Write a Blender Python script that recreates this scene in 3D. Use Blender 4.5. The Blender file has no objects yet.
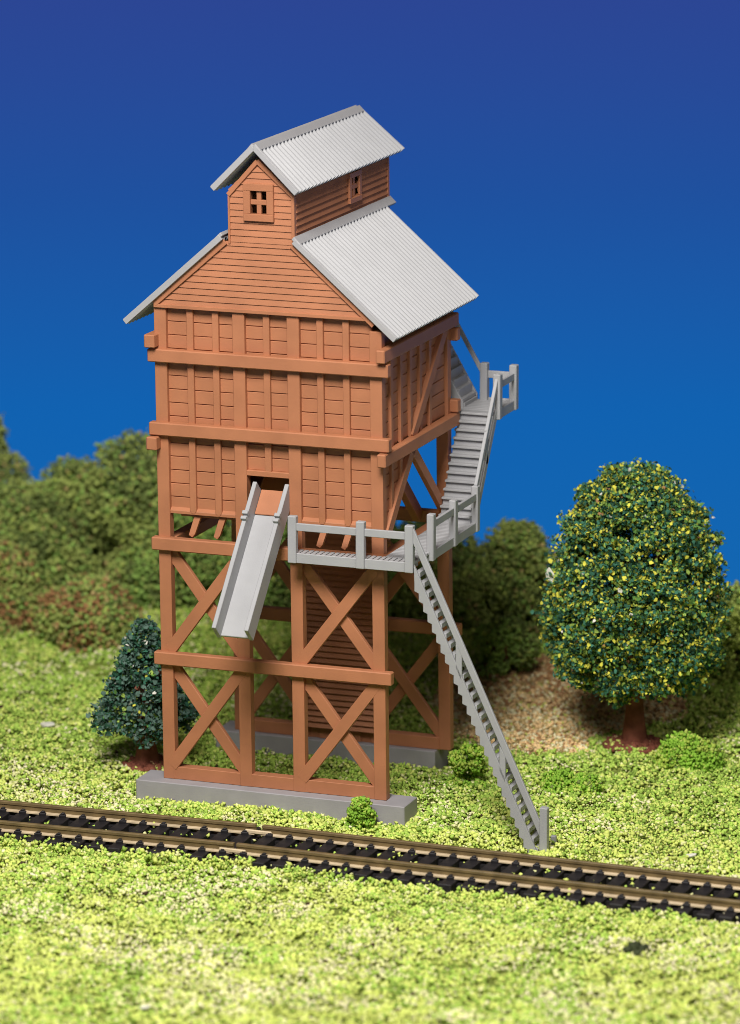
import bpy, math, random
import numpy as np
from mathutils import Vector

random.seed(7)
rng = np.random.default_rng(11)
scene = bpy.context.scene
COL = scene.collection

# ------------------------------------------------------------------ materials
def mat(name, col, rough=0.55, var=0.08, vscale=3.0, bump=0.0, bscale=40.0, spec=0.4, metallic=0.0):
    m = bpy.data.materials.new(name)
    m.use_nodes = True
    nt = m.node_tree
    b = nt.nodes['Principled BSDF']
    b.inputs['Roughness'].default_value = rough
    b.inputs['Metallic'].default_value = metallic
    b.inputs['Specular IOR Level'].default_value = spec
    tc = nt.nodes.new('ShaderNodeTexCoord')
    nz = nt.nodes.new('ShaderNodeTexNoise')
    nz.inputs['Scale'].default_value = vscale
    nz.inputs['Detail'].default_value = 6.0
    nt.links.new(tc.outputs['Object'], nz.inputs['Vector'])
    rp = nt.nodes.new('ShaderNodeValToRGB')
    rp.color_ramp.elements[0].position = 0.3
    rp.color_ramp.elements[1].position = 0.7
    rp.color_ramp.elements[0].color = (*[c * (1 - var) for c in col], 1)
    rp.color_ramp.elements[1].color = (*[min(1, c * (1 + var)) for c in col], 1)
    nt.links.new(nz.outputs['Fac'], rp.inputs['Fac'])
    nt.links.new(rp.outputs['Color'], b.inputs['Base Color'])
    if bump > 0:
        n2 = nt.nodes.new('ShaderNodeTexNoise')
        n2.inputs['Scale'].default_value = bscale
        n2.inputs['Detail'].default_value = 4.0
        nt.links.new(tc.outputs['Object'], n2.inputs['Vector'])
        bp = nt.nodes.new('ShaderNodeBump')
        bp.inputs['Strength'].default_value = bump
        bp.inputs['Distance'].default_value = 0.02
        nt.links.new(n2.outputs['Fac'], bp.inputs['Height'])
        nt.links.new(bp.outputs['Normal'], b.inputs['Normal'])
    return m

M = {}
M['orange'] = mat('orange_brown_plastic', (0.415, 0.166, 0.081), 0.5, 0.10, 1.1, 0.25, 30, 0.35)
M['grey'] = mat('pale_grey_plastic', (0.36, 0.36, 0.372), 0.5, 0.05, 1.5, 0.15, 30, 0.35)
M['flash'] = mat('flashing_grey_plastic', (0.37, 0.36, 0.365), 0.5, 0.04, 1.5, 0.1, 30, 0.4)
M['roof'] = mat('roof_grey_plastic', (0.36, 0.36, 0.37), 0.5, 0.04, 1.5, 0.1, 30, 0.4)
M['plinth'] = mat('plinth_grey_plastic', (0.31, 0.295, 0.31), 0.6, 0.07, 2.0, 0.3, 25, 0.3)
M['tie'] = mat('black_tie_plastic', (0.018, 0.016, 0.018), 0.55, 0.3, 5.0, 0.3, 20, 0.3)
M['rail'] = mat('brown_rail_metal', (0.17, 0.12, 0.055), 0.4, 0.3, 2.5, 0.2, 25, 0.4)
M['foot'] = mat('rail_foot_painted_sheen', (0.62, 0.49, 0.32), 0.4, 0.15, 2.5, 0.1, 25, 0.5)  # cream base colour stands in for light reflecting off the metal foot
M['dark'] = mat('dark_inside', (0.02, 0.015, 0.012), 0.8, 0.2)
M['earth'] = mat('ground_scatter', (0.20, 0.24, 0.05), 0.9, 0.55, 1.6, 0.6, 12, 0.1)
M['trunk'] = mat('trunk_red_brown', (0.19, 0.062, 0.038), 0.8, 0.3, 4.0, 0.6, 10, 0.2)

def leafm(name, col, rough=0.75):
    return mat(name, col, rough, 0.18, 2.0, 0, 1, 0.2)
G = {}
for n, c in {
    'grass_lime': (0.63, 0.71, 0.17), 'grass_green': (0.41, 0.59, 0.1), 'grass_pale': (0.76, 0.76, 0.36),
    'grass_cream': (0.84, 0.78, 0.5), 'grass_deep': (0.24, 0.36, 0.06), 'grain_brown': (0.055, 0.032, 0.018),
    'grain_tan': (0.86, 0.6, 0.3), 'grain_rust': (0.42, 0.22, 0.1),
    'leaf_teal': (0.05, 0.17, 0.11), 'leaf_dark': (0.025, 0.08, 0.045), 'leaf_mid': (0.11, 0.24, 0.05),
    'leaf_yellow': (0.7, 0.66, 0.08), 'leaf_light': (0.3, 0.42, 0.08), 'leaf_blue': (0.10, 0.17, 0.135),
    'bush_olive': (0.35, 0.42, 0.11), 'bush_dark': (0.16, 0.21, 0.06), 'bush_green': (0.28, 0.44, 0.1),
    'bush_tan': (0.46, 0.34, 0.14), 'bush_rust': (0.36, 0.19, 0.08), 'bush_lime': (0.46, 0.55, 0.12),
    'shrub_green': (0.24, 0.44, 0.045), 'shrub_lime': (0.4, 0.52, 0.08),
    'clod_green': (0.04, 0.05, 0.022), 'white_fleck': (0.7, 0.68, 0.6),
}.items():
    G[n] = leafm(n, c)

# ------------------------------------------------------------------ mesh helpers
class MB:
    def __init__(self):
        self.v = []; self.f = []
    def quadbox(self, P):
        """P: 8 corners, bottom 0-3 (ccw from above) and top 4-7"""
        b = len(self.v); self.v += [tuple(p) for p in P]
        for q in ((3,2,1,0),(4,5,6,7),(0,1,5,4),(1,2,6,5),(2,3,7,6),(3,0,4,7)):
            self.f.append(tuple(b+i for i in q))
        return self
    def box(self, x0, x1, y0, y1, z0, z1):
        return self.quadbox([(x0,y0,z0),(x1,y0,z0),(x1,y1,z0),(x0,y1,z0),(x0,y0,z1),(x1,y0,z1),(x1,y1,z1),(x0,y1,z1)])
    def bar(self, p, q, w, d, up):
        """bar from p to q; width w across (up x dir), depth d along up"""
        p = Vector(p); q = Vector(q); t = (q-p).normalized(); up = Vector(up)
        up = (up - t*up.dot(t)).normalized(); s = t.cross(up)
        a = s*(w/2); c = up*(d/2)
        return self.quadbox([p-a-c, p+a-c, p+a+c, p-a+c, q-a-c, q+a-c, q+a+c, q-a+c])
    def prism(self, poly, off):
        """extrude polygon (list of 3d points) by vector off"""
        n = len(poly); b = len(self.v); off = Vector(off)
        self.v += [tuple(p) for p in poly] + [tuple(Vector(p)+off) for p in poly]
        self.f.append(tuple(b+i for i in range(n)))
        self.f.append(tuple(b+n+i for i in reversed(range(n))))
        for i in range(n):
            j = (i+1) % n
            self.f.append((b+j, b+i, b+n+i, b+n+j))
        return self

LEAN = -0.0119
XF = [None]
def obj(name, mb, material, parent=None, lean=True, bevel=0.012, smooth=False):
    me = bpy.data.meshes.new(name)
    v = [(x+LEAN*z, y, z) for x, y, z in mb.v] if lean else mb.v
    if XF[0]: v = [XF[0](*p) for p in v]
    me.from_pydata(v, [], mb.f); me.update()
    import bmesh
    bm = bmesh.new(); bm.from_mesh(me); bmesh.ops.recalc_face_normals(bm, faces=bm.faces); bm.to_mesh(me); bm.free()
    for m in (material if isinstance(material, list) else [material]):
        me.materials.append(m)
    o = bpy.data.objects.new(name, me); COL.objects.link(o)
    if parent: o.parent = parent
    if bevel:
        md = o.modifiers.new('bevel', 'BEVEL'); md.width = bevel; md.segments = 1
        md.limit_method = 'ANGLE'; md.angle_limit = math.radians(40)
    if smooth:
        for p in me.polygons: p.use_smooth = True
    return o

def thing(name, label, cat, group=None, loc=(0,0,0)):
    o = bpy.data.objects.new(name, None); COL.objects.link(o); o.location = loc
    o.empty_display_size = 0.3
    tag(o, label, cat, group); return o
def tag(o, label, cat, group=None):
    o['label'] = label; o['category'] = cat
    if group: o['group'] = group
    return o

# numpy grain meshes -------------------------------------------------
def ico():
    t = (1+5**.5)/2
    v = np.array([(-1,t,0),(1,t,0),(-1,-t,0),(1,-t,0),(0,-1,t),(0,1,t),(0,-1,-t),(0,1,-t),(t,0,-1),(t,0,1),(-t,0,-1),(-t,0,1)],float)
    v /= np.linalg.norm(v[0])
    f = np.array([(0,11,5),(0,5,1),(0,1,7),(0,7,10),(0,10,11),(1,5,9),(5,11,4),(11,10,2),(10,7,6),(7,1,8),(3,9,4),(3,4,2),(3,2,6),(3,6,8),(3,8,9),(4,9,5),(2,4,11),(6,2,10),(8,6,7),(9,8,1)])
    return v, f
ICO = ico()
LEAF = (np.array([(-.5,-.02,0),(.5,-.02,0),(.62,.5,.12),(0,1.05,-.02),(-.62,.5,.12),(0,.5,-.1)],float),
        np.array([(0,1,5),(1,2,5),(2,3,5),(3,4,5),(4,0,5)]))
TUFT = (np.array([(0,0,-.6),(.7,0,0),(0,.7,.1),(-.7,.1,0),(0,-.7,0),(.1,0,.8)],float),
        np.array([(0,2,1),(0,3,2),(0,4,3),(0,1,4),(5,1,2),(5,2,3),(5,3,4),(5,4,1)]))
def rotmats(n):
    q = rng.normal(size=(n,4)); q /= np.linalg.norm(q,axis=1)[:,None]
    w,x,y,z = q.T
    return np.stack([1-2*(y*y+z*z),2*(x*y-z*w),2*(x*z+y*w),2*(x*y+z*w),1-2*(x*x+z*z),2*(y*z-x*w),2*(x*z-y*w),2*(y*z+x*w),1-2*(x*x+y*y)],1).reshape(n,3,3)
def scatter(name, pos, size, midx, mats, base=ICO, jitter=0.3, parent=None, flat=None, loc=None):
    """one mesh of many little crumbs at pos with size, material index midx"""
    n = len(pos); bv, bf = base
    V = np.repeat(bv[None], n, 0) * (1 + jitter*rng.uniform(-1,1,size=(n,len(bv),1)))
    V = V * rng.uniform(.7,1.3,size=(n,1,3))
    V = np.einsum('nij,nkj->nki', rotmats(n), V)
    if flat is not None: V[:,:,2] *= flat
    V = V*np.asarray(size)[:,None,None] + pos[:,None,:]
    if loc is not None: V = V - np.array(loc)
    nv = len(bv); F = (bf[None] + (np.arange(n)*nv)[:,None,None]).reshape(-1)
    nf = n*len(bf)
    me = bpy.data.meshes.new(name)
    me.vertices.add(n*nv); me.vertices.foreach_set('co', V.reshape(-1).astype(np.float32))
    me.loops.add(nf*3); me.loops.foreach_set('vertex_index', F.astype(np.int32))
    me.polygons.add(nf); me.polygons.foreach_set('loop_start', (np.arange(nf)*3).astype(np.int32))
    try: me.polygons.foreach_set('loop_total', np.full(nf,3,np.int32))
    except Exception: pass
    for m in mats: me.materials.append(m)
    me.polygons.foreach_set('material_index', np.repeat(np.asarray(midx),len(bf)).astype(np.int32))
    me.update(calc_edges=True); me.validate()
    o = bpy.data.objects.new(name, me); COL.objects.link(o)
    if parent: o.parent = parent
    return o

def vnoise(x, y, s, seed):
    """smooth 2d value noise 0..1"""
    r = np.random.default_rng(seed); T = r.uniform(size=(64,64))
    x = np.asarray(x)*s; y = np.asarray(y)*s
    xi = np.floor(x).astype(int); yi = np.floor(y).astype(int); fx = x-xi; fy = y-yi
    fx = fx*fx*(3-2*fx); fy = fy*fy*(3-2*fy)
    g = lambda a,b: T[a%64,b%64]
    return (g(xi,yi)*(1-fx)+g(xi+1,yi)*fx)*(1-fy)+(g(xi,yi+1)*(1-fx)+g(xi+1,yi+1)*fx)*fy

GZ = -0.56
def height(x, y):
    x = np.asarray(x,float); y = np.asarray(y,float)
    h = GZ + 0.16*(vnoise(x,y,.35,3)-.5) + .10*(vnoise(x,y,1.1,4)-.5)
    t = np.clip((y-8.5)/8,0,1); h = h + t*t*(3-2*t)*0.7
    # level bed along the track
    k = np.clip(1-np.abs(y+3.6)/2.6,0,1); k = np.clip(k*3,0,1)
    return h*(1-k) + (GZ-.04)*k

# ------------------------------------------------------------------ coaling tower
W = 6.0; D = 5.17; CC = 2.81
HE = 12.2
b1, b2, b3, b4, HB = 11.10, 9.24, 6.30, 3.335, 0.33
zs1, zs2 = 11.48, 8.885
PX = [(-.04,.28),(2.05,2.37),(3.49,3.81),(5.65,5.97)]      # post x ranges

tower = thing('coaling_tower', 'tall orange-brown wooden coaling tower model with grey corrugated roofs, chute and stairs', 'coal tower')
O, GR, RF = M['orange'], M['grey'], M['roof']

obj('foundation', MB().box(-.66, 6.57, -.36, .62, -.75, 0), M['plinth'], tower, bevel=.02)
obj('foundation', MB().box(-.5, 5.62, D-.5, D+.55, -.75, 0), M['plinth'], tower, bevel=.02)

for (x0, x1) in PX:                                  # front and rear posts
    zt = HE if x1 < 5 else 11.88
    obj('post', MB().box(x0, x1, 0, .26, 0.002, zt), O, tower)
    obj('post', MB().box(x0, x1, D-.28, D, 0.002, zt-.1), O, tower)
for y0, y1, s in ((-.15, .1, 0), (D-.1, D+.15, 1)):
    for z in (b1, b2, b3, b4):
        obj('beam', MB().box(-.18, W+.18, y0, y1, z-HB, z), O, tower, bevel=.025)
    yy = (.012,.32) if s == 0 else (D-.32, D-.012)
    mb = MB()
    for a, b in zip(PX[:-1], PX[1:]): mb.box(a[1]-.02, b[0]+.02, *yy, 0.004, .33)
    obj('sill', mb, O, tower)
# cross braces, two tiers, outer bays, front and rear
for yb, yo in ((.10, 1), (D-.10, -1)):
    for (xa, xb) in ((PX[0][1], PX[1][0]), (PX[2][1], PX[3][0])):
        for (za, zb) in ((.33, b4-HB), (b4, b3-HB)):
            m = .10
            obj('brace', MB().bar((xa-m, yb-.035*yo, za), (xb+m, yb-.035*yo, zb), .30, .14, (0,1,0)), O, tower)
            obj('brace', MB().bar((xa-m, yb+.075*yo, zb), (xb+m, yb+.075*yo, za), .30, .14, (0,1,0)), O, tower)
# side beams
for xs in (0, 1):
    xa, xb = ((-.20, .08) if xs == 0 else (W-.08, W+.15))
    obj('side_beam', MB().box(xa, xb, -.30, D+.13, zs1-HB, zs1), O, tower, bevel=.025)
    obj('side_beam', MB().box(xa, xb, -.30, D+.15, zs2-HB, zs2), O, tower, bevel=.025)
    obj('side_beam', MB().box(*((.02,.3) if xs==0 else (W-.3,W-.02)), .36, D-.36, b3-HB-.02, b3-.06), O, tower)

# --- plank walls -------------------------------------------------
def planks_xz(mb, x0, x1, z0, z1, y, d=.05, s=.335):
    n = max(1, round((z1-z0)/s)); s = (z1-z0)/n
    for i in range(n):
        j = random.uniform(-.006,.006)
        mb.box(x0, x1, y+j, y+d, z0+i*s+.011, z0+(i+1)*s-.011)
    mb.box(x0, x1, y+d-.02, y+d+.06, z0, z1)
wall = MB()
zb = 6.98
for (xa, xb), (z0) in zip(((PX[0][1],PX[1][0]), (PX[1][1],PX[2][0]), (PX[2][1],PX[3][0])), (zb, 8.16, zb)):
    planks_xz(wall, xa-.02, xb+.02, z0, HE-.08, .14)
fw = obj('plank_wall', wall, O, tower, bevel=.008)
for xc, z0 in ((.90,zb),(1.58,zb),(2.93,8.16),(4.34,zb),(5.02,zb)):
    w = .085
    mb = MB().prism([(xc-w,.035,HE-.02),(xc-w,.035,z0+.02),(xc-w*.5,.035,z0-.05),(xc+w*.5,.035,z0-.05),(xc+w,.035,z0+.02),(xc+w,.035,HE-.02)],(0,.1,0))
    obj('batten', mb, O, fw)
obj('lintel', MB().box(PX[1][1]-.02, PX[2][0]+.02, .02, .3, 8.03, 8.17), O, tower)
# ledge and slanted joist ends under the bin
for xa, xb in ((.5,2.04),(3.88,5.6)):
    obj('ledge', MB().box(xa, xb, .2, .5, zb-.16, zb-.03), O, tower)
for xc in (.95, 1.62, 4.36, 5.02):
    obj('joist_end', MB().prism([(xc-.06,.16,zb-.08),(xc+.12,.16,zb-.08),(xc-.02,.04,zb-.56),(xc-.09,.04,zb-.66),(xc-.19,.04,zb-.60)],(0,.14,0)), O, tower)

# side walls (planks + battens) right and left
for side in (0, 1):
    xo = W-.10 if side else .10
    sg = 1 if side else -1
    mb = MB()
    def pl(y0a, y1a, y1b, z0, z1):
        xs = sorted((xo, xo-sg*.05))
        mb.prism([(xs[0],y0a,z0+.016),(xs[0],y1a,z0+.016),(xs[0],y1b,z1-.016),(xs[0],y0a,z1-.016)],(xs[1]-xs[0],0,0))
    n = 7; s = (zs1-HB-zs2)/n
    for i in range(n): pl(.34, D-.34, D-.34, zs2+i*s, zs2+(i+1)*s)
    xs = sorted((xo-sg*.03, xo-sg*.10))
    mb.box(xs[0], xs[1], .34, D-.34, zs2-.25, 11.85)
    n = 5; z0 = 6.95; z1 = zs2-HB; s = (z1-z0)/n
    yl = lambda z: .36+(z-6.95)/(8.54-6.95)*1.72
    for i in range(n): pl(.34, max(.4,yl(z0+i*s)), yl(z0+(i+1)*s), z0+i*s, z0+(i+1)*s)
    mb.prism([(xs[0],.34,z0),(xs[0],.40,z0),(xs[0],yl(z1),z1),(xs[0],.34,z1)],(xs[1]-xs[0],0,0))
    sw = obj('plank_wall', mb, O, tower, bevel=.008)
    xf = sorted((xo-sg*.02, xo+sg*.075))
    for yc in (.72, 1.42, 2.13, 2.86, 3.58):
        obj('batten', MB().box(xf[0], xf[1], yc-.085, yc+.085, zs2-.02, zs1-HB+.02), O, sw)
    for yc in (.72, 1.36):
        zz = 6.95+(yc-.36)/1.72*1.59
        obj('batten', MB().box(xf[0], xf[1], yc-.08, yc+.08, zz, zs2-HB+.02), O, sw)
    xm = xo+sg*.06
    obj('side_brace', MB().bar((xm,2.15,zs2-.06),(xm,4.75,zs1-HB+.06),.30,.14,(1,0,0)), O, tower)
    obj('side_brace', MB().bar((xm,2.18,zs2-HB+.06),(xm,.22,6.72),.30,.14,(1,0,0)), O, tower)
    obj('side_brace', MB().bar((xm,2.05,zs2-HB+.06),(xm,4.95,6.12),.28,.14,(1,0,0)), O, tower)
    obj('side_brace', MB().bar((xm-sg*.72,1.9,zs2-HB+.06),(xm-sg*.72,4.6,6.25),.34,.2,(1,0,0)), O, tower)
# rear wall of bin and hopper floor
mb = MB(); planks_xz(mb, .34, W-.34, zs2-.3, 11.85, D-.20)
obj('plank_wall', mb, O, tower, bevel=.008)
obj('hopper_floor', MB().prism([(.2,4.9,10.75),(.2,.05,6.99),(.2,.05,6.90),(.2,4.9,10.66)],(2.2,0,0)).prism([(3.52,4.9,10.75),(3.52,.05,6.99),(3.52,.05,6.90),(3.52,4.9,10.66)],(2.25,0,0)), O, tower)
obj('hopper_wall', MB().box(2.1,3.8,1.6,1.7,6.7,8.75), O, tower)
# --- rear clapboard shaft below the bin
def clap(mb, P, U, Nn, z0, z1, lft, rgt, h=.16, holes=(), lap=.03):
    """lap siding on the plane P + a*U + z; lft/rgt(z) give limits; Nn outward normal"""
    U = Vector(U); Nn = Vector(Nn); P = Vector(P)
    cuts = [z0+h*i for i in range(int((z1-z0)/h)+2)]
    for hz in holes: cuts += [hz[2], hz[3]]
    cuts = sorted(c for c in set(cuts) if z0 <= c < z1-1e-4)+[z1]
    lines = [z0+h*i for i in range(int((z1-z0)/h)+2)]
    def depth(z):
        base = max([l for l in lines if l <= z+1e-6]); return .005+lap-lap*min(1,(z-base)/h)
    for a, b in zip(cuts[:-1], cuts[1:]):
        if b-a < 1e-4: continue
        da = depth(a+1e-5); db = depth(b-1e-4)
        segs = [(lft(a), rgt(a), lft(b), rgt(b))]
        for (hx0,hx1,hz0,hz1) in holes:
            if a >= hz0-1e-5 and b <= hz1+1e-5:
                s = segs[0]; segs = [(s[0],hx0,s[2],hx0),(hx1,s[1],hx1,s[3])]
        for (la,ra,lb,rb) in segs:
            if ra-la < .005 and rb-lb < .005: continue
            q = lambda t,z,d: P+U*t+Vector((0,0,z))+Nn*d
            mb.quadbox([q(la,a,da),q(ra,a,da),q(ra,a,-.06),q(la,a,-.06),q(lb,b,db),q(max(rb,lb+.001),b,db),q(max(rb,lb+.001),b,-.06),q(lb,b,-.06)])
mb = MB()
clap(mb, (0,D-.42,0), (1,0,0), (0,-1,0), .34, 6.9, lambda z:1.95, lambda z:4.2, lap=.09)
mb.box(2.0,4.15,D-.36,D-.345,.34,6.9)
obj('shaft_wall', mb, O, tower, bevel=0)

# --- gable and cupola
sl = (14.03-11.75)/(3.578-.973)
under = lambda x: 11.75+sl*(3.578-abs(x-CC)) - .19
zjoin = 13.90
HW = .86
CW = CC+.075
g = MB()
zx = lambda z: 3.578-(z+.19-11.75)/sl            # half width at height z
clap(g, (0,0,0), (1,0,0), (0,-1,0), HE, zjoin, lambda z: max(-.0, CC-max(zx(z),HW)), lambda z: min(W-.06, CC+max(zx(z),HW)))
wx0, wx1, wz0, wz1 = 2.62, 3.05, 14.63, 15.20
sl2 = (16.3245-15.2411)/1.117
hwz = lambda z: min(HW, max(0.0,(16.03-z)/sl2))
clap(g, (0,0,0), (1,0,0), (0,-1,0), zjoin, 16.03, lambda z: CW-hwz(z), lambda z: CW+hwz(z), holes=((wx0,wx1,wz0,wz1),))
gw = obj('gable_wall', g, O, tower, bevel=0)
# rake boards
r = MB()
r.bar((-.0,-.05,12.23),(CC-HW-.02,-.05,13.90),.15,.06,(0,1,0))
r.bar((W-.2,-.05,12.05),(CC+HW+.02,-.05,13.90),.15,.06,(0,1,0))
r.bar((CW-HW,-.045,15.06),(CC,-.045,15.93),.11,.06,(0,1,0)); r.bar((CW+HW,-.045,15.10),(CC,-.05,15.93),.11,.06,(0,1,0))
r.box(CW+HW-.06,CW+HW+.02,-.065,.1,13.85,15.10); r.box(CW-HW-.01,CW-HW+.04,-.06,.1,13.85,15.05)
obj('trim_board', r, O, gw, bevel=.006)
obj('drip_board', MB().box(-.01,W-.35,-.075,.1,HE-.06,HE+.03), O, gw, bevel=.008)
# front window
def window(par, P, U, N, x0, x1, z0, z1, fr=.13, mt=.11):
    U = Vector(U); N = Vector(N); P = Vector(P); mb = MB()
    def bx(a0,a1,c0,c1,d0,d1):
        q = lambda t,z,d: P+U*t+Vector((0,0,z))+N*d
        mb.quadbox([q(a0,c0,d1),q(a1,c0,d1),q(a1,c0,d0),q(a0,c0,d0),q(a0,c1,d1),q(a1,c1,d1),q(a1,c1,d0),q(a0,c1,d0)])
    bx(x0-fr,x1+fr,z1,z1+fr,-.03,.11); bx(x0-fr,x1+fr,z0-fr,z0,-.03,.115)
    bx(x0-fr,x0,z0,z1,-.03,.105); bx(x1,x1+fr,z0,z1,-.03,.105)
    xm=(x0+x1)/2; zm=(z0+z1)/2
    bx(xm-mt/2,xm+mt/2,z0,z1,-.04,.05); bx(x0,x1,zm-mt/2,zm+mt/2,-.04,.055)
    return obj('window', mb, O, par, bevel=.01)
window(gw, (0,0,0), (1,0,0), (0,-1,0), wx0, wx1, wz0, wz1, fr=.18, mt=.12)
YC = 6.72
cup = MB()
x = CW+HW
clap(cup, (x-.02,0,0), (0,1,0), (1,0,0), 13.7, 15.17, lambda z:.06, lambda z:YC, h=.165, lap=.055, holes=((3.84,4.42,14.5,15.1),))
cup.box(x-.06,x+.04,YC-.1,YC+.02,13.6,15.17)
cw = obj('cupola_wall', cup, O, tower, bevel=0)
window(cw, (x-.02,0,0), (0,1,0), (1,0,0), 3.84, 4.42, 14.5, 15.0, fr=.14, mt=.12)
cup = MB(); x = CW-HW
cup.box(x-.03,x+.05,.06,YC,13.7,15.17)
obj('cupola_wall', cup, O, tower, bevel=0)
cup = MB(); cup.prism([(CC-HW,YC,12.2),(CC+HW,YC,12.2),(CC+HW,YC,15.17),(CC,YC,15.95),(CC-HW,YC,15.17)],(0,-.1,0))
obj('cupola_wall', cup, O, tower, bevel=0)
obj('rear_gable_wall', MB().prism([(.25,D-.05,HE-.1),(W-.3,D-.05,HE-.1),(CC+HW,D-.05,13.9),(CC-HW,D-.05,14.0)],(0,-.1,0)), O, tower, bevel=0)

# --- roofs
def roof(RFp, RBp, EBp, EFp, N, th=.07, amp=.10, flash=.10, fend=1.004):
    A,B,C,Dd = map(Vector,(RFp,RBp,EBp,EFp))
    n = (Dd-A).cross(B-A).normalized()
    if n.z < 0: n = -n
    mb = MB(); K = N*8
    for i in range(K+1):
        v = i/K; cv = math.cos(2*math.pi*N*v); d = n*(amp*(cv-.35*cv*cv if cv > 0 else 1.15*cv))
        p0 = A.lerp(B,v); p1 = Dd.lerp(C,v)
        mb.v += [tuple(p0+d), tuple(p1+d), tuple(p0-n*th), tuple(p1-n*th)]
    for i in range(K):
        a = 4*i; b = a+4
        mb.f += [(a,a+1,b+1,b),(a+2,b+2,b+3,a+3),(a+1,a+3,b+3,b+1),(a,b,b+2,a+2)]
    mb.f += [(0,2,3,1),(4*K,4*K+1,4*K+3,4*K+2)]
    o = obj('roof_panel', mb, RF, tower, bevel=0)
    # smooth flashing strip along the top edge and smooth verge along the front edge
    f = MB()
    q = lambda u,v,d: A.lerp(B,v).lerp(Dd.lerp(C,v),u)+n*d
    f.quadbox([q(-.02,-.004,-.02),q(flash,-.004,-.02),q(flash,fend,-.02),q(-.02,fend,-.02),q(-.02,-.004,.075),q(flash,-.004,.06),q(flash,fend,.06),q(-.02,fend,.075)])
    obj('flashing', f, M['flash'], o, bevel=.01)
    f = MB(); e = .012
    f.quadbox([q(.0,-.006,-th-.02),q(1.002,-.006,-th-.02),q(1.002,e,-th-.02),q(.0,e,-th-.02),q(.0,-.006,.05),q(1.002,-.006,.05),q(1.002,e,.05),q(.0,e,.05)])
    obj('verge', f, M['flash'], o, bevel=.008)
    return o
for s in (1,-1):
    roof((CC+s*.973,-.138,14.03),(CC+s*.973,6.08,14.03),(CC+s*3.578,6.06,11.754),(CC+s*3.578,-.138,11.754),27, flash=.05, fend=1.115)
    roof((CC+s*.02,-.26,16.32),(CC+s*.02,7.06,16.32),(CC+s*1.117,7.40,15.24),(CC+s*1.117,-.26,15.24),30, flash=.11)

# --- coal chute (no lean)
ch = bpy.data.objects.new('chute', None); COL.objects.link(ch); ch.parent = tower
sc = 1.09
fl = lambda y: 7.32+sc*y
nrm = Vector((0,-sc,1)).normalized()
y0, y1 = .28, -2.52
A0, A1 = Vector((0,y0,fl(y0))), Vector((0,y1,fl(y1)))
X = Vector((1,0,0))
xl, xr = 2.56, 3.30
mb = MB(); mb.quadbox([A1+X*xl-nrm*.07, A1+X*xr-nrm*.07, A0+X*xr-nrm*.07, A0+X*xl-nrm*.07, A1+X*xl, A1+X*xr, A0+X*xr, A0+X*xl])
obj('chute_floor', mb, GR, ch, lean=False)
for x0, x1, e in ((xl-.11, xl, 0), (xr, xr+.11, 0)):
    mb = MB(); hh = .42
    B1 = A1+Vector((0,-.02,-.02))
    mb.quadbox([B1+X*x0-nrm*.08, B1+X*x1-nrm*.08, A0+X*x1-nrm*.08, A0+X*x0-nrm*.08, B1+X*x0+nrm*hh, B1+X*x1+nrm*hh, A0+X*x1+nrm*hh, A0+X*x0+nrm*hh])
    obj('chute_side', mb, GR, ch, lean=False)
    c = Vector(((x0+x1)/2, -.42, fl(-.42)))+nrm*(hh+.02)
    t = (A0-A1).normalized()
    obj('clip', MB().bar(c-t*.09, c+t*.0, .15, .14, nrm).bar(c+t*.06, c+t*.16, .15, .14, nrm), GR, ch, lean=False)
yb = -.20
B1 = Vector((0,yb,fl(yb)))
mb = MB(); mb.quadbox([B1+X*(xl+.01)+nrm*.005, B1+X*(xr-.01)+nrm*.005, A0+X*(xr-.01)+nrm*.005, A0+X*(xl+.01)+nrm*.005, B1+X*(xl+.01)+nrm*.05, B1+X*(xr-.01)+nrm*.05, A0+X*(xr-.01)+nrm*.05, A0+X*(xl+.01)+nrm*.05])
obj('chute_liner', mb, O, ch, lean=False)

# --- walkways, stairs
def sub(name): 
    o = bpy.data.objects.new(name, None); COL.objects.link(o); o.parent = tower; return o
FZ = 6.31
XO = 6.90
wk = sub('walkway')
mb = MB(); n = 24
for i in range(n):
    a = 3.62+i*(XO-3.62)/n; mb.box(a, a+(XO-3.62)/n-.035, -.58, -.155, FZ-.07, FZ)
mb.box(3.62, XO-.05, -.5, -.42, FZ-.16, FZ-.075); mb.box(3.62, XO-.05, -.25, -.17, FZ-.16, FZ-.075)
obj('deck', mb, GR, wk, lean=False, bevel=.006)
obj('fascia', MB().box(3.60, XO-.05, -.64, -.575, 6.07, 6.32), GR, wk, lean=False)
for xc in (3.73, 5.52, 6.79):
    obj('post', MB().box(xc-.11, xc+.11, -.70, -.52, 6.07, 7.26), GR, wk, lean=False, bevel=.02)
for xa, xb in ((3.84,5.41),(5.63,6.68)):
    obj('rail', MB().box(xa-.02, xb+.02, -.65, -.57, 6.89, 7.08), GR, wk, lean=False)
wk = sub('walkway')
mb = MB(); n = 30
for i in range(n):
    a = -.14+i*4.45/n; mb.box(5.99, XO-.04, a, a+4.45/n-.03, FZ-.07, FZ)
mb.box(6.3,6.38,-.14,4.3,FZ-.16,FZ-.075)
obj('deck', mb, GR, wk, lean=False, bevel=.006)
obj('fascia', MB().box(XO-.045, XO+.02, .66, 4.15, 6.07, 6.32), GR, wk, lean=False)
for yc in (.76, 2.43, 4.16):
    obj('post', MB().box(XO-.12, XO+.06, yc-.11, yc+.11, 6.07, 7.26), GR, wk, lean=False, bevel=.02)
for ya, yb_ in ((.87,2.32),(2.54,4.05)):
    obj('rail', MB().box(XO-.05, XO+.03, ya-.02, yb_+.02, 6.89, 7.08), GR, wk, lean=False)

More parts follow.
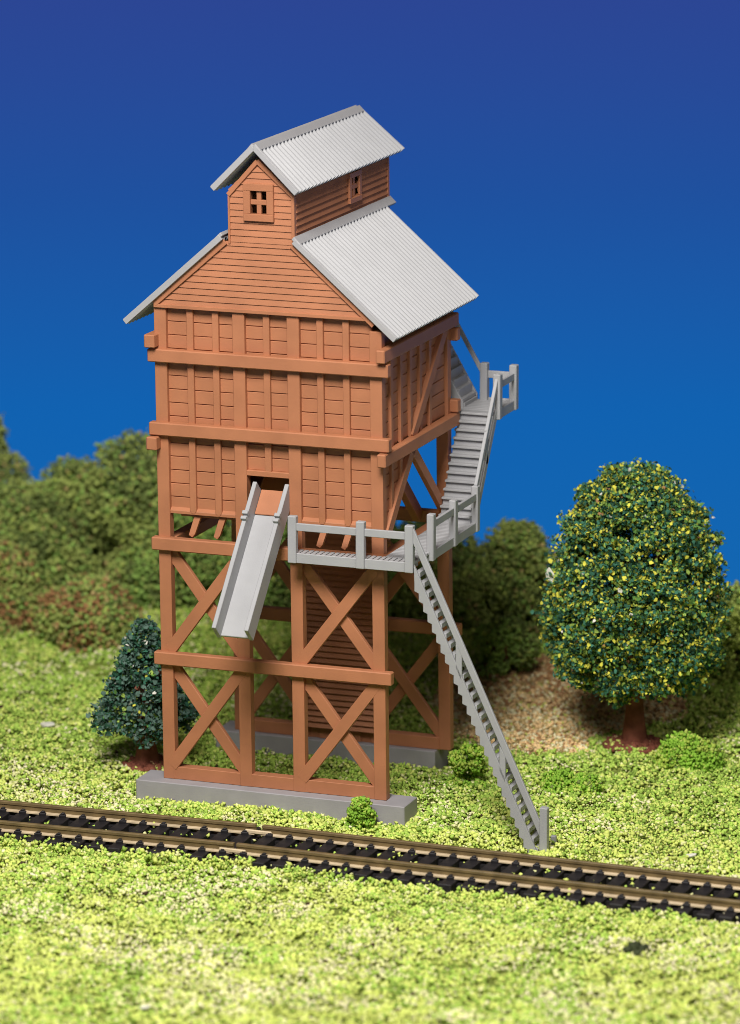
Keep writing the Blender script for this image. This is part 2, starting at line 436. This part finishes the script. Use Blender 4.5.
# lower staircase: from the corner of the walkway down to the ground, towards +x
st = sub('staircase')
xa, za, xb, zb2 = 6.93, 6.28, 10.46, -.74
XF[0] = lambda x, y, z: (x, y-.19*(x-6.93), z)
sl3 = (za-zb2)/(xb-xa)
L = lambda x: za-sl3*(x-xa)
N = 29; dx = (xb-xa)/N
for ys in (-.66, .16):
    poly = [(xa-.02,ys,L(xa)+.0),(xb+.02,ys,L(xb)-.03)]
    for i in range(N,-1,-1):
        x = xa+i*dx
        if i < N: poly.append((x+dx*.02,ys,L(x)-.66))
        poly.append((x,ys,L(x)-.46))
    mb = MB().prism(poly,(0,.08,0)); obj('stringer', mb, GR, st, lean=False, bevel=.006)
for i in range(N):
    x = xa+(i+.5)*dx
    obj('tread', MB().box(x-dx*.62, x+dx*.62, -.585, .165, L(x)-.19, L(x)-.06), GR, st, lean=False, bevel=.006)
xe = 10.46
for ys in (-.66,):
    mb = MB().prism([(xa-.05,ys-.01,L(xa)+.95),(xe,ys-.01,L(xe)+.95),(xe,ys-.01,L(xe)+.56),(xa-.05,ys-.01,L(xa)+.56)],(0,.09,0))
    obj('handrail', mb, GR, st, lean=False)
    for t in (.345,.69):
        x = xa+(xe-xa)*t
        obj('baluster', MB().prism([(x-.07,ys,L(x)+.62),(x+.10,ys,L(x)+.35),(x+.10,ys,L(x)-.35),(x-.07,ys,L(x)-.02)],(0,.075,0)), GR, st, lean=False)
    obj('post', MB().box(10.42,10.63,ys-.05,ys+.15,-.85,.66), GR, st, lean=False, bevel=.02)
obj('post', MB().box(10.43,10.57,.16,.30,-.85,-.3), GR, st, lean=False, bevel=.02)

XF[0] = None
# middle staircase: from the side walkway up along the wall to the landing, towards +y
st = sub('staircase')
ya, yb_, z0, z1 = 3.92, 5.52, FZ, 8.88
N = 13
for i in range(N):
    y = ya+(yb_-ya)*i/N; z = z0+(z1-z0)*(i+1)/N; h = (z1-z0)/N
    obj('tread', MB().box(5.97, 6.80, y+.035, y+(yb_-ya)/N*2.0, z-h*1.25, z-.03).box(5.965, 6.805, y-.045, y+(yb_-ya)/N*1.6, z-.055, z), GR, st, lean=False, bevel=.008)
sm = (z1-z0)/(yb_-ya)
obj('stringer', MB().prism([(6.82,4.2,6.68),(6.82,5.75,9.03),(6.82,5.75,8.66),(6.82,4.2,6.31)],(.08,0,0)), GR, st, lean=False)
obj('handrail', MB().prism([(6.84,4.1,7.30),(6.84,5.8,9.86),(6.84,5.8,9.60),(6.84,4.1,7.04)],(.09,0,0)), GR, st, lean=False)
ym = 4.98; zm = 7.75
obj('baluster', MB().box(6.83,6.90,ym-.08,ym+.08,zm-.1,zm+.8), GR, st, lean=False)
# landing
ld = sub('landing')
mb = MB(); n = 8
for i in range(n):
    a = 5.56+i*1.58/n; mb.box(5.88,6.86,a,a+1.58/n-.02,8.80,8.88)
obj('deck', mb, GR, ld, lean=False, bevel=.006)
obj('fascia', MB().box(6.87,6.94,5.84,7.16,8.66,8.92), GR, ld, lean=False)
obj('fascia', MB().box(6.1,6.9,7.165,7.24,8.66,8.92), GR, ld, lean=False)
for xc, yc in ((6.9,5.82),(6.9,7.14),(6.1,7.14)):
    obj('post', MB().box(xc-.11, xc+.09, yc-.11, yc+.11, 8.66, 9.84), GR, ld, lean=False, bevel=.02)
obj('rail', MB().box(6.87,6.94,5.91,7.05,9.45,9.64), GR, ld, lean=False)
obj('rail', MB().box(6.19,6.82,7.11,7.19,9.45,9.64), GR, ld, lean=False)
# upper staircase behind the tower, towards -x
st = sub('staircase')
xa, xb, z0, z1 = 5.90, 4.33, 8.86, 11.6
N = 12
for i in range(N):
    x = xa+(xb-xa)*i/N; z = z0+(z1-z0)*(i+1)/N; h = (z1-z0)/N
    obj('tread', MB().box(x-(xa-xb)/N*1.5, x, 5.98, 7.02, z-.10, z).box(x-(xa-xb)/N*1.02, x-(xa-xb)/N*.8, 5.98, 7.02, z-.02, z+.24), GR, st, lean=False, bevel=.008)
obj('tread', MB().box(xa-.15, xa+.04, 5.98, 7.02, z0-.2, z0+.12), GR, st, lean=False, bevel=.008)
for ys in (5.90, 7.03):
    obj('stringer', MB().prism([(xa+.02,ys,z0+.16),(xb,ys,z1+.16),(xb,ys,z1-.3),(xa+.02,ys,z0-.25)],(0,.08,0)), GR, st, lean=False)
obj('handrail', MB().prism([(xa+.2,7.05,9.62),(xb,7.05,z1+1.09),(xb,7.05,z1+.87),(xa+.2,7.05,9.40)],(0,.08,0)), GR, st, lean=False)

# ------------------------------------------------------------------ track
GA = .82
TL = math.radians(2.2); TR = math.radians(-1.2); TX, TY = 3.6, -3.43
def track(name, label, P, ang, length, back):
    """track section whose joint end is at P; runs in direction +x (back False) or -x"""
    t = thing(name, label, 'railway track', 'model railway track sections', P)
    t.rotation_euler = (0,0,ang)
    s = -1 if back else 1
    gz = .17
    for y in (-GA, GA):
        a, b = sorted((s*.06, s*length))
        mb = MB()
        mb.box(a,b,y-.06,y+.06,gz+.16,gz+.24); mb.box(a,b,y-.035,y+.035,gz+.045,gz+.18)
        r = obj('rail', mb, M['rail'], t, lean=False, bevel=.012)
        obj('rail_foot', MB().box(a,b,y-.15,y+.15,gz,gz+.05), M['foot'], r, lean=False, bevel=.008)
        if not back:
            obj('rail_joiner', MB().box(-.35,.35,y-.17,y-.10,gz+.03,gz+.13), M['foot'], r, lean=False, bevel=.02)
    sp = .535; n = int(length/sp)
    proto = None
    for i in range(n):
        if proto is None:
            mb = MB(); mb.box(-.165,.165,-1.40,1.40,-.12,gz-.005)
            for y in (-GA,GA):
                for e in (-1,1):
                    mb.box(-.09,.09,y+e*.16-.055,y+e*.16+.055,gz-.02,gz+.075)
                    mb.box(-.05,.05,y+e*.13-.05,y+e*.13+.05,gz+.07,gz+.11)
            proto = obj('tie', mb, M['tie'], t, lean=False, bevel=.018); o = proto
        else:
            o = proto.copy(); COL.objects.link(o); o.parent = t
        o.location = (s*(.3+i*sp),0,0)
    a, b = sorted((0, s*length))
    for y in (-GA,GA):
        obj('tie_strip', MB().box(a,b,y-.2,y+.2,-.12,gz-.09), M['tie'], t, lean=False, bevel=0)
    return t
track('railway_track', 'section of track with brown rails on black ties, running left from the rail joint', (TX,TY,-.53), TL, 16.5, True)
track('railway_track', 'section of track with brown rails on black ties, running right from the joint', (TX,TY,-.53), TR, 22.5, False)

# ------------------------------------------------------------------ ground
nx, ny = 180, 150
gx = np.linspace(-22,36,nx); gy = np.linspace(-26,20.5,ny)
GX, GY = np.meshgrid(gx,gy); GH = height(GX,GY)
mb = MB()
mb.v = [(a,b,c) for a,b,c in zip(GX.ravel(),GY.ravel(),GH.ravel())]
mb.f = [(j*nx+i, j*nx+i+1, (j+1)*nx+i+1, (j+1)*nx+i) for j in range(ny-1) for i in range(nx-1)]
b0 = len(mb.v)
ring = [j for j in range(nx)]+[j*nx+nx-1 for j in range(1,ny)]+[(ny-1)*nx+i for i in range(nx-2,-1,-1)]+[j*nx for j in range(ny-2,0,-1)]
mb.v += [(mb.v[k][0],mb.v[k][1],-3.0) for k in ring]
R = len(ring)
for i in range(R): mb.f.append((ring[i],b0+i,b0+(i+1)%R,ring[(i+1)%R]))
mb.f.append(tuple(b0+i for i in range(R)))
go = obj('ground', mb, M['earth'], lean=False, bevel=0, smooth=True); go['kind'] = 'structure'

def blocked(x, y):
    b = (x>-.66)&(x<6.57)&(y>-.36)&(y<.62)
    b |= (x>-.5)&(x<5.85)&(y>D-.5)&(y<D+.55)
    yc = TY+(x-TX)*np.where(x<TX, math.tan(TL), math.tan(TR))
    tr = np.abs(y-yc) < 1.38
    return b, tr
def tanmask(x, y):
    d = ((x-6.9)/3.1)**2+((y-11.2)/3.9)**2
    return d + .9*(vnoise(x,y,.9,21)-.5)
def grass(name, n, size, region):
    x = rng.uniform(region[0],region[1],n); y = rng.uniform(region[2],region[3],n)
    b, tr = blocked(x,y)
    keep = ~b & (~tr | (rng.uniform(size=n)<.035))
    tm = tanmask(x,y)
    keep &= tm > 1.0
    # wear: bare specks
    keep &= vnoise(x,y,3.3,8) < .89
    x,y,tr = x[keep],y[keep],tr[keep]; n = len(x)
    s = rng.uniform(size[0],size[1],n)*(.75+.6*vnoise(x,y,1.6,9))
    z = height(x,y)+s*rng.uniform(0.1,.9,n)+np.where(tr,.1,0)+.13*vnoise(x,y,4.1,15)*rng.uniform(.3,1,n)+.16*np.clip(vnoise(x,y,1.3,14)-.6,0,1)
    g1 = vnoise(x,y,.45,31); g2 = vnoise(x,y,.8,32); u = rng.uniform(size=n)
    m = np.zeros(n,int)                       # lime
    m[u<.13] = 1                              # green
    m[(g1>.55)&(u<.50)] = 1
    m[(u>.88)] = 2                            # pale
    m[(g2>.60)&(u>.50)] = 2
    m[(g2>.70)&(u>.74)] = 3                   # cream
    m[u>.99] = 3
    m[(u<.04)] = 4
    m[(rng.uniform(size=n)<.010)] = 5
    far = np.clip((y+2)/6,0,1)
    m[(rng.uniform(size=n)<.42*far)] = 1
    m[(rng.uniform(size=n)<.20*far)] = 4
    mats = [G[k] for k in ('grass_lime','grass_green','grass_pale','grass_cream','grass_deep','grain_brown')]
    o = scatter(name, np.stack([x,y,z],1), s*1.25, m, mats, TUFT, .5, flat=.9)
    o['kind'] = 'stuff'; return o
gA = grass('grass', 330000, (.03,.075), (-14,27,-19.5,19))
tag(gA, 'yellow-green crumbly turf covering the ground on both sides of the track', 'grass')
# coarser lumps of turf
n = 2600
x = rng.uniform(-14,27,n); y = rng.uniform(-19,18,n)
b, tr = blocked(x,y); k = ~b&~tr&(tanmask(x,y)>1.05)&(vnoise(x,y,.9,77)>.5)
x,y = x[k],y[k]
# sprouts along the front edge of the ties and beside the foundation
NS = 210
xe = rng.uniform(-9,24,NS); ye = TY-np.abs(xe-TX)*.027-rng.normal(1.62,.16,NS)
x = np.concatenate([x,xe]); y = np.concatenate([y,ye])
xf = rng.uniform(-.9,6.9,90); yf = rng.normal(-.47,.06,90)
xf[:14] = rng.normal(6.68,.05,14); yf[:14] = rng.uniform(-.4,.6,14)
x = np.concatenate([xf,x]); y = np.concatenate([yf,y])
dk = np.zeros(len(x),bool)
xd = rng.uniform(0,19,34); yd = rng.uniform(-17,-6.5,34)
x = np.concatenate([xd,x]); y = np.concatenate([yd,y]); dk = np.concatenate([np.ones(34,bool),dk])
c = 26
px = (x[:,None]+rng.normal(0,.13,(len(x),c))).ravel(); py = (y[:,None]+rng.normal(0,.13,(len(x),c))).ravel()
hz = np.repeat(np.concatenate([rng.uniform(.05,.2,len(x)-NS), rng.uniform(.10,.34,NS)]),c)
b2_, _ = blocked(px,py)
pz = height(px,py)+rng.uniform(0,1,len(px))*hz
kk = ~b2_; px,py,pz = px[kk],py[kk],pz[kk]
u = rng.uniform(size=len(px)); m = np.where(u<.30,1,np.where(u<.8,0,np.where(u<.93,4,2)))
m = np.where(np.repeat(dk,c)[kk] & (u<.75), 4, m)
gB = scatter('grass_tufts', np.stack([px,py,pz],1), rng.uniform(.055,.10,len(px)), m, [G[k] for k in ('grass_lime','grass_green','grass_pale','grass_cream','grass_deep')], TUFT, .5)
gB['kind'] = 'stuff'; tag(gB, 'small raised clumps of green foam turf scattered on the grass and along the ties', 'grass clumps')
# tan leaf litter
n = 30000
x = rng.uniform(2.5,11.5,n); y = rng.uniform(6.5,16.5,n)
tm = tanmask(x,y); k = (tm<1.12)&(rng.uniform(size=n)<np.clip((1.25-tm)*3,0.1,1)); x,y,tm = x[k],y[k],tm[k]
s = rng.uniform(.04,.11,len(x)); z = height(x,y)+s*rng.uniform(.1,.9,len(x))
u = rng.uniform(size=len(x)); m = np.where(u<.42,0,np.where(u<.66,1,np.where(u<.78,2,np.where(u<.93,3,4))))
back = np.clip((y-10.5)/3,0,1); m[rng.uniform(size=len(x))<.55*back] = 2
lt = scatter('leaf_litter', np.stack([x,y,z],1), s, m, [G[k] for k in ('grain_tan','grass_cream','grain_rust','bush_tan','grass_lime')], TUFT, .5, flat=.8)
lt['kind'] = 'stuff'; tag(lt, 'tan and rust coloured litter patch under the bushes right of the tower', 'leaf litter')

# ------------------------------------------------------------------ foliage
def cloud(blobs, per, size, squash=1.0):
    """crumbs on and inside a set of blobs (x,y,z,r)"""
    P = []
    for (bx,by,bz,br) in blobs:
        n = int(per*br*br)
        d = rng.normal(size=(n,3)); d /= np.linalg.norm(d,axis=1)[:,None]
        r = br*(rng.uniform(size=n)**.33*.25+.78)*(1+.10*rng.normal(size=n))
        P.append(np.array([bx,by,bz])+d*r[:,None]*np.array([1,1,squash]))
    return np.concatenate(P)
def bush(label, x0, x1, ztop, y, mix, depth=None, group=None, size=(.05,.12), per=1000, cat='bush', name='bush', rbl=(.35,.8), nb=34, core='bush_dark'):
    w = (x1-x0)/2; cx = (x0+x1)/2; depth = depth or w*.8
    zb = float(height(cx,y))-.1
    h = ztop-zb
    t = thing(name, label, cat, group, (cx,y,zb))
    B = []
    for i in range(nb):
        a = rng.uniform(0,2*math.pi); q = rng.uniform(0.02,1)
        e = math.sqrt(max(0,1-q**3.6))
        rad = rng.uniform(.55,1)
        rr = rng.uniform(*rbl)*min(w,h)*.62
        B.append((math.cos(a)*e*rad*(w-rr*.8), math.sin(a)*e*rad*(depth-rr*.6), max(rr*.55, q*(h-rr*.95)), rr))
    B.append((rng.uniform(-.2,.2)*w,0,h-rbl[0]*min(w,h)*.6,rbl[0]*min(w,h)*.6))
    P = cloud(B, per, size); P = P[P[:,2]>0]
    names = list(mix); pr = np.array([mix[k] for k in names]); pr = pr/pr.sum()
    # patches of colour: each blob region leans to one of the colours
    idx = rng.choice(len(names), len(P), p=pr)
    nz = vnoise(P[:,0]+cx*3.1,P[:,2]+P[:,1]*.7,1.1,int(abs(cx*97+y*13))%9999)
    idx = np.where((nz>.62)&(rng.uniform(size=len(P))<.7), 0, idx)
    idx = np.where((nz<.33)&(rng.uniform(size=len(P))<.6), 1, idx)
    scatter('foliage', P, rng.uniform(size[0],size[1],len(P)), idx, [G[k] for k in names], TUFT, .35, parent=t)
    if cat == 'shrub': return t
    # woody core
    mb = MB()
    for i in range(5):
        a = rng.uniform(0,6.28); mb.bar((0,0,0),(math.cos(a)*w*.5,math.sin(a)*depth*.5,h*.6),.12,.12,(.3,.2,1))
    obj('stems', mb, M['trunk'], t, lean=False, bevel=0)
    return t
OL = {'bush_olive':4,'bush_dark':2,'bush_green':2,'bush_lime':.6,'bush_tan':.5}
RU = {'bush_olive':3,'bush_rust':1.3,'bush_tan':1.2,'bush_green':1.5,'bush_dark':1.6,'bush_lime':.6}
DG = {'bush_green':3,'bush_dark':3,'bush_olive':1.5,'bush_lime':.4}
GRP = 'bushes along the back edge'
bush('broad olive green bush at the left edge, low rounded top, behind the reddish bush', -13.3,-9.0, 3.5, 16.3, OL, group=GRP)
bush('tallest olive green bush, its peak rising against the sky just left of the tower', -10.3,-5.2, 5.0, 17.6, OL, group=GRP, nb=30)
bush('middling olive green bush filling the dip between the broad bush and the tallest bush', -11.9,-8.2, 4.0, 17.4, OL, group=GRP)
bush('reddish brown and olive bush at the far left, in front of the broad olive one', -12.2,-9.1, 2.3, 13.4, RU, group=GRP)
bush('low bush with rust and tan patches, between the tall bush and the conifer', -9.4,-6.0, 1.65, 12.9, RU, group=GRP)
bush('dark green bush behind the left posts of the tower', -8.0,-4.2, 4.0, 16.8, DG, group=GRP)
bush('dark green bush seen between the middle posts of the tower under the chute', -5.3,-1.7, 3.5, 16.6, DG, group=GRP)
bush('dark green bush behind the right half of the tower base', -3.0,.8, 3.5, 16.8, DG, group=GRP)
bush('olive green bush just right of the rear tower post, behind the top of the stairs', -.3,3.0, 3.35, 17, OL, group=GRP)
bush('olive green bush with a flat top between the stairs and the leafy tree', 1.9,5.3, 3.3, 17, OL, group=GRP)
bush('small round dark green bush hanging over the tan litter left of the leafy tree', 3.7,5.8, 1.45, 13.2, DG, group=GRP, nb=16)
bush('dark bush mostly hidden behind the leafy tree', 5.2,9.6, 2.0, 16.2, DG, group=GRP)
bush('yellow-green bush at the right edge beyond the leafy tree', 9.5,12.8, 2.6, 14.8, {'bush_lime':2,'bush_olive':3,'bush_dark':2,'bush_green':2}, group=GRP)
bush('rounded olive and brown treetop poking up at the left edge against the sky', -15.2,-12.3, 5.0, 18.8, {'bush_olive':3,'bush_dark':3,'bush_tan':1}, cat='tree', name='bushy_tree', nb=30)
# ------------------------------------------------------------------ trees
def leaf_tree(t, prof, z0, z1, mix, nclump, per, csize, lsize, base=LEAF, tiers=0):
    P = []; pz = np.linspace(0,1,len(prof))
    for i in range(nclump):
        q = rng.uniform(0,1)**.9; a = rng.uniform(0,6.283)
        R = np.interp(q,pz,prof)
        if tiers: R *= 1+.10*math.sin(q*tiers*6.283+a*.5)
        cs = rng.uniform(*csize)
        rad = max(0,R-cs*.75)*(rng.uniform(.86,1.0) if rng.uniform()<.8 else rng.uniform(.3,.85))
        c = np.array([math.cos(a)*rad, math.sin(a)*rad, z0+(z1-z0)*q])
        n = int(per*rng.uniform(.6,1.4))
        d = rng.normal(size=(n,3)); d /= np.linalg.norm(d,axis=1)[:,None]
        d *= (cs*rng.uniform(.5,1.08,size=n))[:,None]; d[:,2] *= .75
        P.append(c+d)
    P = np.concatenate(P)
    names = list(mix); pr = np.array([mix[k] for k in names]); pr = pr/pr.sum()
    idx = rng.choice(len(names),len(P),p=pr)
    return scatter('crown', P, rng.uniform(lsize[0],lsize[1],len(P)), idx, [G[k] for k in names], base, .25, parent=t)
def trunk(t, r, h, name='trunk'):
    mb = MB(); n = 12; K = 8
    for k in range(K+1):
        q = k/K; rr = r*(1+.9*(1-q)**5)*(1-.25*q)
        for i in range(n):
            a = 2*math.pi*i/n; w = rr*(1+.12*math.sin(a*3+q*4))
            mb.v.append((w*math.cos(a),w*math.sin(a),q*h))
    for k in range(K):
        for i in range(n):
            j=(i+1)%n; mb.f.append((k*n+i,k*n+j,(k+1)*n+j,(k+1)*n+i))
    o = obj(name, mb, M['trunk'], t, lean=False, bevel=0, smooth=True)
    # a few limbs
    lm = MB()
    for i in range(7):
        a = i*2.4; q = .75+.05*i
        lm.bar((0,0,h*.6+i*.05*h),(math.cos(a)*h*.3,math.sin(a)*h*.3,h*(.85+.06*i)),r*.4,r*.4,(.3,.1,1))
    obj('limbs', lm, M['trunk'], t, lean=False, bevel=0)
def mulch(t, rad, n):
    a = rng.uniform(0,6.283,n); r = rad*np.sqrt(rng.uniform(size=n)); 
    P = np.stack([r*np.cos(a), r*np.sin(a)*1.1, .05+.16*(1-r/rad)+rng.uniform(-.03,.05,n)],1)
    u = rng.uniform(size=n)
    scatter('root_clump', P, rng.uniform(.05,.11,n), np.where(u<.85,0,np.where(u<.93,1,2)), [M['trunk'],G['grain_tan'],G['grass_lime']], ICO, .35, parent=t)

T1 = (9.80,8.60); z = float(height(*T1))
t = thing('leafy_tree', 'large egg-shaped tree of dark green leaves flecked with yellow, right of the stairs', 'tree', None, (*T1,z))
trunk(t, .2, 5.2)
cr = leaf_tree(t, [1.45,2.15,2.38,2.48,2.48,2.4,2.25,2.06,1.82,1.45,.78], 1.6, 7.42,
    {'leaf_teal':4.2,'leaf_dark':2.6,'leaf_mid':2.4,'leaf_yellow':2.4,'leaf_light':2.0,'white_fleck':.06,'grain_rust':.10}, 1150, 62, (.24,.44), (.05,.10), tiers=9)
mulch(t, .75, 420)
mb = MB().prism([(-1.95,-1.55,4.75),(-1.78,-1.6,4.68),(-1.74,-1.62,4.9),(-1.88,-1.6,5.08),(-1.98,-1.56,4.95)],(.02,.03,.0))
obj('stray_flake', mb, G['white_fleck'], t, lean=False, bevel=0)

T2 = (-1.62,2.60); z = float(height(*T2))
t = thing('conifer_tree', 'small cone-shaped blue-green conifer behind the left front corner of the tower', 'tree', None, (*T2,z))
trunk(t, .22, 2.4)
leaf_tree(t, [1.12,1.48,1.4,1.2,1.05,.88,.74,.56,.4,.18], .98, 3.8,
    {'leaf_blue':6,'leaf_teal':1.5,'leaf_dark':3,'leaf_mid':.5,'leaf_light':.22,'leaf_yellow':.10,'white_fleck':.10}, 230, 52, (.2,.36), (.06,.11), base=LEAF, tiers=6)
mulch(t, .6, 260)
SG = {'shrub_green':5,'shrub_lime':3,'bush_lime':1.2,'bush_dark':.4}
bush('bright green shrub at the foot of the rear right tower post, left of the stairs', 6.3,7.5, .62, 3.6, SG, depth=.55, group='small bright green shrubs', size=(.05,.10), per=2600, name='shrub', cat='shrub', nb=18, rbl=(.35,.6))
bush('small upright green shrub in front of the grey front foundation', 5.2,5.98, .28, -.74, SG, depth=.3, group='small bright green shrubs', size=(.04,.09), per=2600, name='shrub', cat='shrub', nb=26, rbl=(.45,.75))
bush('low creeping green shrub on the grass right of the stairs, by the tan litter', 8.5,10.4, .0, 4.1, SG, depth=.5, group='small bright green shrubs', size=(.05,.10), per=2600, name='shrub', cat='shrub', nb=22, rbl=(.5,.9))
bush('low green shrub on the grass below the leafy tree', 10.6,12.6, .28, 7.4, SG, depth=.5, group='small bright green shrubs', size=(.05,.10), per=2600, name='shrub', cat='shrub', nb=22, rbl=(.5,.9))
P = rng.normal(size=(40,3))*np.array([.09,.09,.06])
P[:,2] = np.abs(P[:,2])
px, py = 14.82,-7.8
cl = scatter('dark_clump', P, rng.uniform(.06,.13,40), np.zeros(40,int), [G['clod_green']], ICO, .4)
cl.location = (px,py,float(height(px,py))+.08); tag(cl, 'dark greenish clump lying on the grass right of centre in the foreground', 'clump')
for (px,py,sz,lb) in ((-5.5,5.1,.26,'flat pale chip lying on the grass left of the small conifer'),(14.0,-.5,.16,'pale chip on the grass right of the stairs and beyond the track'),(5.9,-15.4,.14,'pale chip in the blurred grass at the bottom left')):
    mb = MB(); n = 9
    ring = [(sz*math.cos(6.283*i/n)*random.uniform(.7,1.2), sz*.45*math.sin(6.283*i/n)*random.uniform(.7,1.2)) for i in range(n)]
    mb.prism([(a,b,.04*math.sin(a*9)) for a,b in ring],(0,0,.07))
    c = obj('chip', mb, G['white_fleck'], lean=False, bevel=.02)
    c.location = (px,py,float(height(px,py))+.14); c.rotation_euler = (.25,0,random.uniform(-.3,.3)); tag(c, lb, 'chip', 'pale chips on the grass')
# ------------------------------------------------------------------ camera, light, world
cam = bpy.data.cameras.new('camera'); co = bpy.data.objects.new('camera', cam); COL.objects.link(co)
co.location = (43.6374,-104.4792,32.7448)
co.rotation_euler = (math.pi/2-.2244, 0, .3497)
cam.sensor_fit = 'HORIZONTAL'; cam.sensor_width = 36; cam.lens = 4631.1/740*36
cam.clip_end = 1000
fwd = Vector((-math.sin(.3497)*math.cos(.2244), math.cos(.3497)*math.cos(.2244), -math.sin(.2244)))
cam.dof.use_dof = True
cam.dof.focus_distance = (Vector((5,.8,5))-co.location).dot(fwd)
cam.dof.aperture_fstop = cam.lens/1000/.88
scene.camera = co

def lamp(name, pos, target, size, energy, col):
    l = bpy.data.lights.new(name,'AREA'); l.shape = 'DISK'; l.size = size; l.energy = energy; l.color = col
    o = bpy.data.objects.new(name,l); COL.objects.link(o); o.location = pos
    o.rotation_euler = (Vector(target)-Vector(pos)).to_track_quat('-Z','Y').to_euler(); return o
tg = Vector((4,-1,5))
lamp('key_lamp', tg+Vector((.11,-.63,.77)).normalized()*60, tg, 23, 55500, (1,.965,.915))
lamp('fill_lamp', tg+Vector((.78,-.42,.50)).normalized()*75, tg, 30, 6000, (1,.95,.9))

w = bpy.data.worlds.new('World'); scene.world = w; w.use_nodes = True
nt = w.node_tree; bg = nt.nodes['Background']
tc = nt.nodes.new('ShaderNodeTexCoord'); sp = nt.nodes.new('ShaderNodeSeparateXYZ'); mr = nt.nodes.new('ShaderNodeMapRange'); rp = nt.nodes.new('ShaderNodeValToRGB')
nt.links.new(tc.outputs['Generated'], sp.inputs[0]); nt.links.new(sp.outputs['Z'], mr.inputs['Value'])
mr.inputs['From Min'].default_value = -.25; mr.inputs['From Max'].default_value = .05
def srgb(*c): return tuple(((v/255+.055)/1.055)**2.4 if v/255>.04045 else v/255/12.92 for v in c)+(1,)
e = rp.color_ramp.elements
e[0].position = 0.0; e[0].color = srgb(20,104,178)
e[1].position = 1.0; e[1].color = (.035,.032,.03,1)
for pos, c in ((.165,srgb(17,98,177)),(.315,srgb(31,81,159)),(.40,srgb(40,74,152)),(.50,srgb(47,67,145)),(.6,srgb(46,52,120)),(.8,(.03,.03,.04,1))):
    k = e.new(pos); k.color = c
nt.links.new(mr.outputs['Result'], rp.inputs['Fac']); nt.links.new(rp.outputs['Color'], bg.inputs['Color'])
bg.inputs['Strength'].default_value = 1.0
scene.view_settings.view_transform = 'Standard'
scene.view_settings.look = 'None'
scene.view_settings.exposure = 0
scene.render.engine = 'CYCLES'
scene.cycles.filter_width = 0.85
scene.cycles.use_denoising = True
